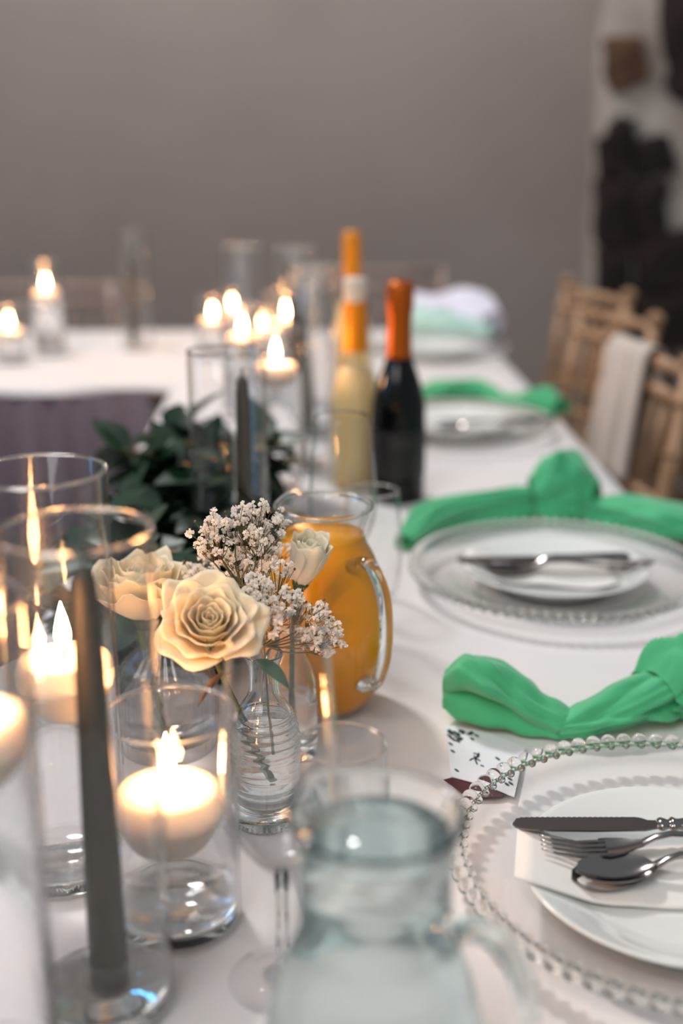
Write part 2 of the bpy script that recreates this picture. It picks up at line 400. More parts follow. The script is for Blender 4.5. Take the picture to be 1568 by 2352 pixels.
floating_candle('lit floating candle in the short wide cylinder, right of the nearest taper', -.104, .652, TZ+.075, .033, .042, .24)
# middle of the table
vase_cyl('tall glass cylinder around an olive taper, beside the dark greenery', -.115, 1.213, .040, .262, 'tall cylinders further down the table')
taper('olive taper candle in the cylinder beside the dark greenery', -.100, 1.213, .225)
TL_ = []; TL = ['olive taper in the cylinder just behind the clear wine glasses','olive taper in the cylinder left of the pale wine bottle','olive taper at the far end of the long table, near the orange-capped bottle','','olive taper alone on the far table, left of centre']
FAR = [(-.052,1.76,.036,.275,1,'tall glass cylinder with a taper behind the two clear wine glasses'),
       (-.045,1.97,.038,.275,1,'tall glass cylinder with a taper left of the pale wine bottle'),
       (-.085,2.24,.040,.28,1,'tall glass cylinder at the far end of the long table, near the orange-capped bottle'),
       (-.185,2.30,.040,.28,0,'tall empty glass cylinder at the far left corner of the long table'),
       (-.478,2.85,.036,.27,1,'tall glass cylinder alone on the far table, left of centre')]
for x, y, r, h, tp, lab in FAR:
    TL_.append(1)
    vase_cyl(lab, x, y, r, h, 'tall cylinders further down the table', True)
    if tp: taper(TL[len(TL_)-1], x-.008, y, .235, lean=(random.uniform(-.03,.03), random.uniform(-.06,.06)))
# lit candles in low cylinders, far
def far_lit(px, py, d, lab, r=.036, extra=.03, power=.12):
    p = at_depth(px, py, d); hz = p.z - TZ - .018
    c = vase_cyl('low glass cylinder around the ' + lab, p.x, p.y, r, max(hz+extra+.02, .07), 'candle cylinders far down the tables', True, 'candle_vase')
    water_in(c, r, .0125, hz-.012, False)
    floating_candle(lab, p.x, p.y, TZ+hz-.010, .028, .034, power, True, 'lit floating candles in glass cylinders', .9)
far_lit(488, 716, 2.72, 'burning candle leftmost of the far cluster')
far_lit(533, 697, 2.95, 'burning candle second in the far cluster', power=.1)
far_lit(556, 748, 2.10, 'burning candle third in the far cluster', power=.1)
far_lit(602, 742, 2.30, 'added candle for a flame reflection, fourth in the far cluster', power=.1)  # extra candle stands in for a flame mirrored in the glass
far_lit(633, 808, 1.62, 'burning candle right behind the cylinder with the middle taper', power=.12)
far_lit(655, 715, 2.05, 'burning candle rightmost of the far cluster', power=.1)
far_lit(20, 738, 2.66, 'lower burning candle at the far left')
far_lit(104, 650, 2.74, 'higher burning candle at the far left', extra=.045)

# ------------------------------------------------------------------ jugs
def jug_profile(straight=False):
    o = smoothprof([(.032,.0),(.036,.004),(.043,.018),(.050,.040),(.0515,.062),(.0465,.086),(.0395,.105),(.0352,.118),(.0345,.135),(.0350,.155),(.0372,.168),(.0405,.176)], 6) if straight else smoothprof([(.034,.0),(.038,.004),(.0465,.018),(.0555,.042),(.0585,.073),(.0535,.102),(.0425,.132),(.0350,.147),(.0340,.157),(.0372,.168),(.0405,.176)], 6)
    i = [(max(r-.0030, .001), z) for r, z in o if z > .010]
    i = [(r, z) for r, z in i]
    return o, i
def jug(label, x, y, handle_az, liquid, level, spout_az, straight=False):
    t = thing('glass_jug', label, 'jug', (x, y, TZ))
    o, i = jug_profile(straight)
    prof = [(0,0)] + o + [(.0405-.0012, .1775), (.0405-.003, .1755)] + i[::-1][1:] + [(i[0][0]-.004, .0075), (0, .007)]
    def fn(r, z, a):
        if z < .158: return r
        d = math.cos(a-spout_az); f = (z-.158)/.019
        return r*(1 + .16*f*max(0, d)**14)
    ju = liquid != 'water'
    obj('jug_body', lathe(prof, 128, fn=fn), 'thin' if ju else 'jugglass', t)
    if ju: obj('rim', lathe([(.0392+.0022*math.cos(q*PI/5), .1755+.0022*math.sin(q*PI/5)) for q in range(11)], 128, fn=fn), 'jugglass', t)
    if ju: i = [(r-.0006, z) for r, z in o if z > .005]
    c, s = math.cos(handle_az), math.sin(handle_az)
    hp = [(.040,.134),(.052,.141),(.066,.138),(.0775,.122),(.082,.098),(.0805,.070),(.073,.048),(.062,.036),(.0555,.037)]
    if straight: hp = [(.036,.128),(.050,.136),(.064,.133),(.0745,.116),(.077,.092),(.0735,.066),(.066,.046),(.0555,.036),(.0485,.037)]
    pts = curve([(r*c, r*s, z) for r, z in hp], 6)
    n = len(pts); rad = [.0060 + .0026*(abs(k/(n-1)-.5)*2)**6 for k in range(n)]
    obj('handle', tube(pts, rad, 20, flat=.8), 'jugglass', t)
    lp = [(r+.0003, z) for r, z in i if z < level]
    lp = [(0, .0068 if not ju else .0045), (lp[0][0]-.004, .0070 if not ju else .0048)] + lp + [(lp[-1][0], level), (0, level)]
    obj(liquid, lathe(lp, 96), 'teal_water' if liquid == 'water' else 'juice', t)
    return t
jug('glass jug filled with orange juice behind the roses', -.015, .959, -PI/2+.66, 'juice', .152, 2.2)
jug('glass jug of clear water in front at the bottom of the photo', .0155, .478, -PI/2+1.0, 'water', .166, 2.2, True)

# ------------------------------------------------------------------ drinking glasses
def wine_glass_mesh():
    foot = [(0,0),(.031,0),(.0315,.0008),(.031,.0016),(.012,.0035),(.0042,.008),(.0034,.03),(.0033,.055),(.0040,.072)]
    bowl = smoothprof([(.0040,.072),(.012,.0785),(.024,.094),(.0318,.118),(.0325,.138),(.0300,.175),(.0262,.2155)], 6)
    inner = [(max(r-.0011, .0005), z) for r, z in bowl if z > .080]
    return foot, bowl, inner
def wine_glass(label, x, y):
    t = thing('wine_glass', label, 'glass', (x, y, TZ), 0, 'empty wine glasses')
    if 'wine' not in ME:
        f, b, i = wine_glass_mesh()
        ME['wine'] = (mesh('bowl', lathe([(0,.0735)] + b + [(.0257,.2160),(.0251,.2153)] + i[::-1] + [(0,.0795)], 96)), mesh('stem', lathe(f[4:] + [(0,.0725)], 48)), mesh('foot', lathe(f[:5] + [(0,.004)], 96)))
    obj('bowl', ME['wine'][0], 'thin', t); obj('stem', ME['wine'][1], 'glass', t); obj('foot', ME['wine'][2], 'thin', t)
    return t
wine_glass('empty stemmed wine glass in the foreground, left of the water jug', -.0335, .593)
wine_glass('empty stemmed wine glass behind the rim of the juice jug', .001, 1.122)
def tumbler(label, x, y):
    t = thing('water_tumbler', label, 'glass', (x, y, TZ), 0, 'empty water tumblers')
    if 'tum' not in ME:
        b = smoothprof([(.0215,0),(.0265,.012),(.031,.042),(.0312,.060),(.029,.095),(.0268,.120)], 5)
        ME['tum'] = mesh('glass_wall', lathe([(0,0)] + b + [(.0262,.1206),(.0257,.120)] + [(r-.0012, z) for r, z in b[::-1] if z > .009] + [(0,.008)], 96))
        ME['tumrim'] = mesh('rim', rim_bm(.0270, .1203, .0010, 96))
    obj('glass_wall', ME['tum'], 'thin', t); obj('rim', ME['tumrim'], 'rim', t)
    return t
tumbler('empty stemless glass peeping out behind the water jug', .000, .652)
tumbler('empty stemless glass to the right of the juice jug, before the black bottle', .032, 1.200)

# ------------------------------------------------------------------ bottles
def bottle(name, label, x, y, R, H, mats, fill=None):
    t = thing(name, label, 'bottle', (x, y, TZ), 0, None)
    k = H/.30
    body = smoothprof([(R*.93,.0),(R,.006*k),(R,.06*k),(R,.115*k),(R*.96,.140*k),(R*.74,.170*k),(R*.50,.196*k),(R*.40,.222*k),(.0150,.262*k),(.0142,.285*k)], 5)
    obj('bottle_body', lathe([(0,.004)] + body + [(0,.287*k)], 64), mats[0], t)
    return t, k
def foil(t, mat_, prof, mark=False):
    obj('foil_capsule', lathe(prof, 48), mat_, t)
t, k = bottle('champagne_bottle', 'black sparkling wine bottle with copper foil neck, on the right of the bottles', .076, 1.598, .0365, .288, ['bottle_black'])
foil(t, 'foil', [(.0176,.196*k),(.0166,.215*k),(.0160,.240*k),(.0166,.258*k),(.0182,.268*k),(.0184,.284*k),(.0178,.296*k),(.0150,.302*k),(0,.303*k)])
obj('label', lathe([(.0369,.035*k),(.0371,.036*k),(.0371,.100*k),(.0369,.101*k)], 64), 'label', t)
for q in range(5):
    a0 = -PI/2 - .30 + q*.15
    obj('label_mark', box(-.0016,.0016,-.0003,.0003,-.004,.004), 'label_mark', t, False, loc=(.0373*math.cos(a0), .0373*math.sin(a0), .085*k)).rotation_euler.z = a0+PI/2
t, k = bottle('white_wine_bottle', 'clear bottle of pale wine with amber neck foil and pale cap beside the black bottle', .0185, 1.655, .0345, .292, ['wine_glass'])
obj('wine', lathe([(0,.008),(.032,.008),(.0325,.06),(.0325,.112*k),(.031,.138*k),(.0238,.168*k),(0,.168*k)], 48), 'wine', t)
foil(t, 'orange_foil', [(.0178,.196*k),(.0168,.225*k),(.0163,.262*k),(.0160,.264*k),(0,.265*k)])
obj('pale_cap', lathe([(.0150,.264*k),(.0162,.268*k),(.0165,.290*k),(.0155,.296*k),(0,.298*k)], 32), 'cushion', t)
obj('side_label', lathe([(.0352,.04*k),(.0354,.041*k),(.0354,.115*k),(.0352,.116*k)], 64, fn=lambda r, z, a: r), 'wine_glass', t)
t, k = bottle('white_wine_bottle', 'furthest bottle, with a bright orange capsule rising above the others', .0195, 2.30, .036, .303, ['wine_glass'])
obj('wine', lathe([(0,.008),(.034,.008),(.034,.112*k),(.031,.138*k),(.020,.178*k),(0,.178*k)], 32), 'wine', t)
foil(t, 'orange_foil', [(.0172,.222*k),(.0166,.24*k),(.0168,.296*k),(.0155,.302*k),(0,.303*k)])

# ------------------------------------------------------------------ bud vases
def ribbed_vase():
    t = thing('ribbed_vase', 'clear bulbous bud vase with horizontal ribs, under the open front rose', 'vase', (-.0535, .772, TZ))
    o = smoothprof([(.0225,.006),(.0228,.012),(.0235,.03),(.0242,.055),(.0230,.072),(.0180,.085),(.0120,.095),(.0108,.105),(.0112,.118),(.0138,.1255)], 10)
    rib = lambda z: .00085*math.sin(z*2*PI/.0062) if .014 < z < .082 else 0
    out = [(r+rib(z), z) for r, z in o]
    inn = [(r-.0024 + rib(z)*-.3, z) for r, z in o if z > .016]
    obj('vase_body', lathe([(0,0),(.0245,0),(.0250,.002),(.0250,.005)] + out + [(.0130,.1262),(.0120,.1255)] + inn[::-1] + [(0,.014)], 96), 'glass', t)
    wz = .078; ip = [(r+.0002, z) for r, z in inn if z < wz]
    obj('water', lathe([(0,.0138)] + ip + [(0,wz)], 64), 'water', t)
    for k in range(46):
        a = 2*PI*k/46
        obj('base_stud', ME.setdefault('stud', mesh('base_stud', box(-.0005,.0005,-.0011,.0011,-.0022,.0022, bevel=.0003))), 'glass', t, loc=(.0252*math.cos(a), .0252*math.sin(a), .0028)).rotation_euler.z = a+PI/2
    return t
ribbed_vase()
def fluted_vase():
    t = thing('fluted_vase', 'wide clear vase with vertical flutes, under the left rose', 'vase', (-.138, .878, TZ))
    o = smoothprof([(.036,0),(.0395,.006),(.0405,.03),(.0400,.052),(.0340,.070),(.0220,.084),(.0165,.094),(.0180,.104)], 6)
    fn = lambda r, z, a: r*(1 + (.022*math.cos(a*28) if .006 < z < .085 and r > .02 else 0))
    inn = [(r-.003, z) for r, z in o if z > .012]
    obj('vase_body', lathe([(0,0)] + o + [(.0165,.1048)] + inn[::-1] + [(0,.010)], 196, fn=fn), 'thin_fluted', t)
    obj('water', lathe([(0,.0098)] + [(r-.0003, z) for r, z in inn if z < .055] + [(0,.055)], 64), 'water', t)
fluted_vase()
def clear_vase():
    t = thing('clear_vase', 'small clear bottle vase close in front of the juice jug', 'vase', (-.0415, .869, TZ))
    o = smoothprof([(.0205,0),(.0225,.004),(.0228,.04),(.0222,.062),(.0165,.080),(.0105,.092),(.0105,.106),(.0125,.112)], 6)
    inn = [(r-.0022, z) for r, z in o if z > .010]
    obj('vase_body', lathe([(0,0)] + o + [(.0115,.1126)] + inn[::-1] + [(0,.008)], 96), 'glass', t)
    obj('water', lathe([(0,.0078)] + [(r+.0002, z) for r, z in inn if z < .052] + [(0,.052)], 64), 'water', t)
clear_vase()

# ------------------------------------------------------------------ roses
def petal_mesh(R0, R1, H, width, curl, wave, seed, lean=0):
    # petal centred on +X: v runs up, u across; the cup radius grows from R0 to R1, the lip rolls outwards
    bm = bmesh.new(); nu, nv = 14, 14; rnd = random.Random(seed); ph = rnd.uniform(0, 6); tip = rnd.uniform(.0, .12)
    g = []
    for j in range(nv+1):
        v = j/nv; row = []
        for i in range(nu+1):
            u = -1+2*i/nu
            vv = v*(1 - .22*abs(u)**2.6) 
            prof = math.sin(min(1, vv*1.25)*PI/2)**.8
            r = R0 + (R1-R0)*prof + lean*vv*vv
            r += curl*max(0, vv-.62)**2*6.5
            z = H*vv - curl*max(0, vv-.80)**2*9 + wave*math.sin(u*5+ph)*vv**3 + wave*.6*math.sin(u*11+ph*2)*vv**4
            z += tip*H*max(0, 1-abs(u)*2.2)*vv**4*.5
            w = width*(.25+.75*math.sin(min(1, vv*1.35+.12)*PI/2))
            a = u*w/1.0
            r2 = r + wave*.8*math.sin(u*7+ph)*vv**2 + abs(u)**3*.0012
            row.append(bm.verts.new((r2*math.cos(a), r2*math.sin(a), z)))
        g.append(row)
    for j in range(nv):
        for i in range(nu): bm.faces.new((g[j][i], g[j][i+1], g[j+1][i+1], g[j+1][i]))
    return mesh('petal', bm)
def rose(label, pos, scale, tilt, m, open_=1.0, seed=1, rz=0, stem_to=None, leafy=True):
    t = thing('rose', label, 'flower', pos, 0, None)
    t.rotation_euler = Euler((tilt[0], tilt[1], rz)); rnd = random.Random(seed)
    layers = []
    # (count, R0, R1, H, half angle, curl, wave, lean)
    layers += [(3, .0015,.0030,.027,1.7,.0003,.0003,0), (3, .002,.0060,.029,1.45,.0008,.0005,0), (4, .003,.0098,.030,1.15,.0014,.0008,0),
               (4, .004,.0142,.031,1.08,.0022,.0010,.001*open_), (5, .005,.0185,.0305,.98,.0030,.0014,.002*open_), (4, .006,.0225,.0295,1.0,.0042,.0022,.004*open_),
               (4, .0065,.0260,.0270,1.0,.0056,.0034,.009*open_), (3, .0065,.0280,.0235,1.0,.0070,.0042,.015*open_)]
    if open_ < .5: layers = layers[:5]
    k = 0
    for li, (n, R0, R1, H, w, c, wv, ln) in enumerate(layers):
        for q in range(n):
            pm = petal_mesh(R0, R1*(.75+.25*open_), H*rnd.uniform(.93,1.08)*(1.45 if open_ < .5 else 1.12), w, c*open_, wv*rnd.uniform(.8,1.3), seed*100+k, ln)
            o = obj('petal', pm, m, t); o.scale = (scale,)*3
            o.rotation_euler.z = 2*PI*q/n + li*1.13 + rnd.uniform(-.15,.15); o.location.z = -.013*scale
            s = o.modifiers.new('thickness', 'SOLIDIFY'); s.thickness = .00035
            k += 1
    obj('hip', lathe(smoothprof([(0,-.023),(.0035,-.022),(.0062,-.017),(.0075,-.012),(0,-.009)], 4), 24), 'stem', t).scale = (scale,)*3
    for q in range(5):
        o = obj('sepal', leaf_mesh(.022, .0036, q, bend=.5), 'leaf2', t); o.location = (0,0,-.0135*scale); o.rotation_euler = (0, 1.15, 2*PI*q/5); o.scale = (scale,)*3
    if stem_to is not None:
        Mx = (Matrix.Translation(Vector(pos)) @ t.rotation_euler.to_matrix().to_4x4()).inverted()
        e = Mx @ Vector(stem_to); a = Vector((0,0,-.021*scale)); mid = Vector((0,0,-.045*scale))*.6 + (a+e)*.2
        obj('stem', tube(curve([a, mid, e], 8), .0021, 10), 'stem', t)
    return t
def leaf_mesh(L, Wd, seed=0, bend=.3, serr=0):
    key = ('leaf', L, Wd, seed, bend, serr)
    if key in ME: return ME[key]
    bm = bmesh.new(); n = 9; rnd = random.Random(seed); L_, C_, R_ = [], [], []
    for i in range(n+1):
        f = i/n; w = Wd*math.sin(PI*f**.8)**.9*(1 + (serr*(.18 if i % 2 else -.1)))
        z = -bend*L*f*f*.5; x = L*f
        C_.append(bm.verts.new((x, 0, z-.04*Wd))); L_.append(bm.verts.new((x, w, z+.25*w))); R_.append(bm.verts.new((x, -w, z+.25*w)))
    for i in range(n):
        bm.faces.new((C_[i], C_[i+1], L_[i+1], L_[i])); bm.faces.new((R_[i], R_[i+1], C_[i+1], C_[i]))
    bmesh.ops.remove_doubles(bm, verts=bm.verts, dist=1e-6)
    ME[key] = mesh('leaf', bm); return ME[key]
rose('open cream rose in front, facing the viewer, over the ribbed vase', at_depth(482,1440,.80), .78, (.62, -.12, 0), 'petal', 1.0, 3, .3, (-.050,.775,TZ+.03))
rose('cream rose on the left, seen from the side behind the cylinder glass', at_depth(328,1372,.935), 1.20, (.02,.02,0), 'petal', .62, 8, 1.0, (-.140,.878,TZ+.02))
rose('white rosebud half open in front of the juice jug rim', at_depth(698,1310,.925), .86, (.25,.18,0), 'petal_white', .42, 12, .4, (-.040,.869,TZ+.015))
# leaves hanging under the front rose
def single_leaf(p, rot, L, W_, m, label, serr=1, cat='leaf'):
    o = obj('rose_leaf', leaf_mesh(L, W_, 5, .35, serr), m); o.location = p; o.rotation_euler = rot
    tag(o, label, cat); o.modifiers.new('thickness', 'SOLIDIFY').thickness = .0003; return o
single_leaf(at_depth(585,1515,.80), (0,.35,-.5), .030, .0075, 'leaf2', 'green pointed rose leaf over the neck of the ribbed vase', 0)
single_leaf(at_depth(520,1540,.79), (.7,.75,PI+.1), .030, .0052, 'leaf_dry', 'dark serrated leaf hanging below the front rose', 1)
single_leaf(at_depth(500,1535,.80), (.3,.1,PI-.2), .014, .003, 'leaf', 'small dark green leaf tucked under the front rose petals', 1)

# ------------------------------------------------------------------ gypsophila
def blossom_mesh(seed):
    bm = bmesh.new(); rnd = random.Random(seed)
    for k in range(26):
        d = Vector((rnd.gauss(0,1), rnd.gauss(0,1), rnd.gauss(.25,1))).normalized()
        if d.z < -.6: d.z *= -1
        a = d.orthogonal().normalized(); a.rotate(Matrix.Rotation(rnd.uniform(0, 6), 3, d)); b = d.cross(a)
        r = rnd.uniform(.0017,.0027); w = rnd.uniform(.0006,.0010)
        p0 = d*.0004; v = [p0, p0 + d*r*.6 + a*w, d*r + a*w*.8 + b*.0003, d*r*1.05 - a*w*.8 - b*.0003, p0 + d*r*.6 - a*w]
        vs = [bm.verts.new(q) for q in v]; bm.faces.new(vs)
    return mesh('blossom', bm, False)
BLM = [blossom_mesh(i) for i in range(5)]
for b in BLM: b.materials.append(M['blossom'])
budm = mesh('bud', lathe([(0,-.0012),(.0009,-.0004),(.0008,.0007),(0,.0013)], 8)); budm.materials.append(M['bud'])
def sprig(label, root, clusters, base, nper, seed):
    t = thing('gypsophila_sprig', label, 'flower', root, 0, 'gypsophila sprigs in the vases'); rnd = random.Random(seed); R = Vector(root)
    bm = bmesh.new(); tube(curve([Vector(base)-R, (Vector(base)-R)*.4+Vector((0,.002,0)), Vector((0,0,0))], 6), .0008, 6, bm)
    obj('stem', bm, 'twig', t)
    tw = bmesh.new()
    for (px, py, d, rr) in clusters:
        C = at_depth(px, py, d) - R; fork = C*.72 + Vector((rnd.uniform(-.003,.003), rnd.uniform(-.003,.003), -.004))
        tube(curve([Vector((0,0,0)), C*.35+Vector((rnd.uniform(-.004,.004),0,-.004)), fork], 5), [.0006]*10+[.00045], 5, tw)
        for q in range(nper):
            v = Vector((rnd.gauss(0,.55), rnd.gauss(0,.55), rnd.gauss(0,.45)))*rr
            P = C + v
            tube([fork, fork*.4+P*.6+Vector((0,0,-.0015)), P], .00024, 4, tw)
            if rnd.random() < .26:
                o = obj('bud', budm, None, t, loc=P); o.rotation_euler = (rnd.uniform(-1,1), rnd.uniform(-1,1), 0)
            else:
                o = obj('blossom', rnd.choice(BLM), None, t, loc=P); o.rotation_euler = (rnd.uniform(-.8,.8), rnd.uniform(-.8,.8), rnd.uniform(0,6)); s = rnd.uniform(.95,1.5); o.scale = (s,s,s)
    obj('twig', tw, 'twig', t)
    return t
rt1 = at_depth(560,1350,.865); rt2 = at_depth(606,1482,.83)
sprig('tall spray of dried white gypsophila rising between the two cream roses', rt1,
      [(475,1205,.85,.009),(520,1190,.86,.010),(560,1200,.87,.010),(600,1195,.88,.010),(585,1235,.86,.010),(468,1250,.85,.009),(500,1245,.85,.010),(545,1262,.87,.011),(620,1235,.89,.011),(640,1195,.90,.007),(600,1180,.88,.009),(520,1285,.88,.010),(575,1300,.88,.010)], (-.048,.800,TZ+.09), 17, 4)
sprig('low spray of white gypsophila hanging right of the front rose, over the juice jug', rt2,
      [(600,1300,.86,.011),(640,1310,.86,.011),(590,1345,.83,.010),(630,1365,.83,.012),(670,1370,.84,.012),(700,1395,.84,.010),(650,1410,.82,.011),(690,1440,.83,.010),(730,1405,.84,.009),(745,1440,.84,.009),(765,1468,.84,.006),(718,1465,.83,.010),(610,1395,.82,.009),(625,1432,.81,.008),(585,1375,.82,.008),(745,1492,.84,.005)], (-.050,.776,TZ+.05), 17, 9)
sprig('soft white gypsophila clump behind, between the left and front roses', at_depth(500,1400,.93),
      [(445,1320,.93,.011),(470,1335,.92,.010),(560,1285,.93,.012),(640,1270,.95,.012),(610,1290,.94,.011),(455,1300,.94,.009),(520,1330,.93,.010)], (-.125,.878,TZ+.09), 17, 15)

# ------------------------------------------------------------------ greenery garland
def greenery(label='bushy dark green foliage bunch on the left edge of the long table', loc=(-.170, 1.20, TZ), ys=(-.18,.24), top=.135, xm=.085, seed=5, ns=27):
    t = thing('greenery_bunch', label, 'foliage', loc); rnd = random.Random(seed)
    n = 0
    tips = []
    stm = bmesh.new()
    for k in range(ns):
        a = rnd.uniform(0, 2*PI); b = Vector((rnd.uniform(-.06,.05), rnd.uniform(*ys), .012))
        tip = b + Vector((math.cos(a)*rnd.uniform(.03,.09), math.sin(a)*rnd.uniform(.03,.12), rnd.uniform(.03,top)))
        tip.x = max(min(tip.x, xm), -.14); tip.z = max(tip.z, .03)
        P = curve([b, b*.5+tip*.5+Vector((0,0,.02)), tip], 5)
        obj('stem', tube(P, .0016, 5), 'stem', t)
        for q in range(11):
            if n >= 300: break
            
            p = P[min(len(P)-1, int(q*len(P)/11))]
            o = obj('leaf', leaf_mesh(.056, .0195, q % 3, .4), 'leaf' if rnd.random() < .75 else 'leaf2', t, loc=p)
            if rnd.random() < .25 and False: pass
            o.rotation_euler = (rnd.uniform(-.6,.6), rnd.uniform(-.9,.5), rnd.uniform(0, 2*PI)); s = rnd.uniform(.7,1.25); o.scale = (s,s,s); n += 1
    return t
greenery()
greenery('lower dark green foliage behind the left rose and its fluted vase', (-.165, 1.07, TZ), (-.04,.06), .105, .06, 15, 27)
greenery('dark green foliage standing behind the cylinder with the middle taper', (-.150, 1.40, TZ), (-.06,.08), .125, .10, 25, 22)
def small_sprig(label, p, seed):
    t = thing('leaf_sprig', label, 'foliage', p); rnd = random.Random(seed)
    obj('stem', tube([(0,0,.003),(.02,.006,.008),(.036,.002,.006)], .0009, 6), 'stem', t)
    for q in range(6):
        o = obj('leaf', leaf_mesh(.022, .0048, q % 2, .3), 'leaf2', t, loc=(.006*q,.001*q,.006)); o.rotation_euler = (0,-.1,(1 if q % 2 else -1)*rnd.uniform(.7,1.2))
small_sprig('loose green leaf sprig lying on the cloth beyond the left candle cylinders', on_plane(88,1700), 2)

# ------------------------------------------------------------------ place settings
NB = 80
def charger(label, x, y, r=.160):
    t = thing('beaded_charger', label, 'charger plate', (x, y, TZ), 0, 'clear beaded glass chargers')
    if 'charger' not in ME:
        ro = r-.009
        ME['charger'] = mesh('glass_disc', lathe(smoothprof([(0,.004),(.085,.004),(.100,.0055),(.120,.013),(ro-.004,.0185),(ro,.0200)],4) + [(ro+.0008,.0187),(ro-.004,.0158)] + smoothprof([(.120,.0100),(.102,.0028),(.094,.0008),(.088,.0),(0,.0)],4), 128))
        ME['crim'] = mesh('rim', lathe([(ro+.0016*math.cos(a_), .0205+.0016*math.sin(a_)) for a_ in [2*PI*q/8 for q in range(9)]], 128))
        b1 = bmesh.new(); bmesh.ops.create_icosphere(b1, subdivisions=3, radius=.0056); bmesh.ops.create_icosphere(b1, subdivisions=2, radius=.0030, matrix=Matrix.Translation((-.0068,0,-.0006)))
        ME['bead'] = mesh('bead', b1)
    obj('glass_disc', ME['charger'], 'thin', t); obj('rim', ME['crim'], 'bead', t)
    for k in range(NB):
        a = 2*PI*k/NB
        o = obj('bead', ME['bead'], 'bead', t, loc=((r-.0045)*math.cos(a), (r-.0045)*math.sin(a), .0215)); o.rotation_euler.z = a
    return t
PLATE = [(0,.003),(.052,.003),(.055,.0),(.060,.0),(.062,.003),(.078,.010),(.096,.0185),(.0995,.0205),(.1003,.0218),(.0992,.0224),(.096,.0213),(.080,.0150),(.066,.0085),(.058,.0068),(0,.0068)]
def plate(label, x, y, z, group='white side plates on the chargers'):
    t = thing('dinner_plate', label, 'plate', (x, y, z), 0, group)
    if 'plate' not in ME: ME['plate'] = mesh('plate_body', lathe(PLATE, 128))
    obj('plate_body', ME['plate'], 'china', t); return t
def serviette(label, x, y, z, rz, pts):
    bm = bmesh.new(); n = 16
    # folded paper square, slightly buckled over the plate
    g = {}
    A, B, C, D = [Vector((p[0], p[1], 0)) for p in pts]
    for i in range(n+1):
        for j in range(n+1):
            u, v = i/n, j/n; p = (A*(1-u)+B*u)*(1-v) + (D*(1-u)+C*u)*v
            r = math.hypot(p.x, p.y); zz = .0085 + max(0, r-.058)/.040*.0135
            g[i,j] = bm.verts.new((p.x, p.y, zz + .0015 + .003*noise.noise(Vector((p.x*22, p.y*22, rz)))+ .002*math.sin(u*PI)*math.sin(v*PI)))
    for i in range(n):
        for j in range(n): bm.faces.new((g[i,j], g[i+1,j], g[i+1,j+1], g[i,j+1]))
    o = obj('paper_serviette', bm, 'paper'); o.location = (x, y, z); o.modifiers.new('thickness', 'SOLIDIFY').thickness = .0009
    tag(o, label, 'serviette'); return o
def extrude_outline(pts_top, z0, z1, bm=None):
    bm = bm or bmesh.new(); a = [bm.verts.new((x, y, z0)) for x, y in pts_top]; b = [bm.verts.new((x, y, z1)) for x, y in pts_top]
    bm.faces.new(a[::-1]); bm.faces.new(b); n = len(a)
    for k in range(n): bm.faces.new((a[k], a[(k+1)%n], b[(k+1)%n], b[k]))
    return bm
def knife(label, p, rz, tiltx=0):
    t = thing('table_knife', label, 'knife', p, rz, 'table knives'); t.rotation_euler = (tiltx, 0, rz); t.scale = (.88,1,1)
    up = []; n = 46
    for k in range(n+1):   # serrated upper edge
        x = .002 + (.092)*k/n; y = .0074*(1-math.exp(-(x-.0008)/.0024)) + .0006 + (.0004 if k % 2 else -.0004)*(k < n-4)
        up.append((x, y))
    up += [(.098,.0070),(.1025,.0042),(.110,.0040)]
    lo = [(.110,-.0045),(.098,-.0078),(.06,-.0088),(.03,-.0082),(.012,-.0072),(.005,-.0056),(.0015,-.0034),(.0,.0)]
    obj('blade', extrude_outline(up+lo, -.0006, .0006), 'steel_blade', t, False)
    hp = smoothprof([(.0034,.108),(.0052,.111),(.0046,.114),(.0036,.117),(.0056,.120),(.0042,.124),(.0050,.132),(.0058,.165),(.0066,.20),(.0050,.212),(0,.217)], 4)
    o = obj('handle', lathe([(0,.108)] + hp, 20), 'steel', t); o.rotation_euler = (0, PI/2, 0); o.scale = (.75, 1.15, 1)
    return t
def swept(profile, name, m, parent, nseg=9):
    # profile: list of (x, halfwidth, zmid, dish, thick)
    bm = bmesh.new(); top = []; bot = []
    for x, w, z, dish, th in profile:
        top.append([bm.verts.new((x, w*u, z + dish*(u*u-1)*1.0 + dish*0)) for u in [-1+2*i/nseg for i in range(nseg+1)]])
        bot.append([bm.verts.new((x, w*u, z + dish*(u*u-1) - th*(1-.3*u*u))) for u in [-1+2*i/nseg for i in range(nseg+1)]])
    for j in range(len(profile)-1):
        for i in range(nseg):
            bm.faces.new((top[j][i], top[j][i+1], top[j+1][i+1], top[j+1][i])); bm.faces.new((bot[j+1][i], bot[j+1][i+1], bot[j][i+1], bot[j][i]))
        bm.faces.new((top[j][0], top[j+1][0], bot[j+1][0], bot[j][0])); bm.faces.new((top[j+1][-1], top[j][-1], bot[j][-1], bot[j+1][-1]))
    bm.faces.new(top[0]+bot[0][::-1]); bm.faces.new(top[-1][::-1]+bot[-1])
    return obj(name, bm, m, parent, angle=.9)
def handle_prof(x0, L):
    return [(x0+L*f, w, z, -.0008, .0022) for f, w, z in [(0,.0034,.002),(.06,.0028,.0065),(.14,.0025,.0095),(.3,.0026,.0095),(.5,.0034,.0065),(.7,.0044,.0030),(.85,.0054,.0018),(.95,.0058,.002),(1,.0030,.0022)]]
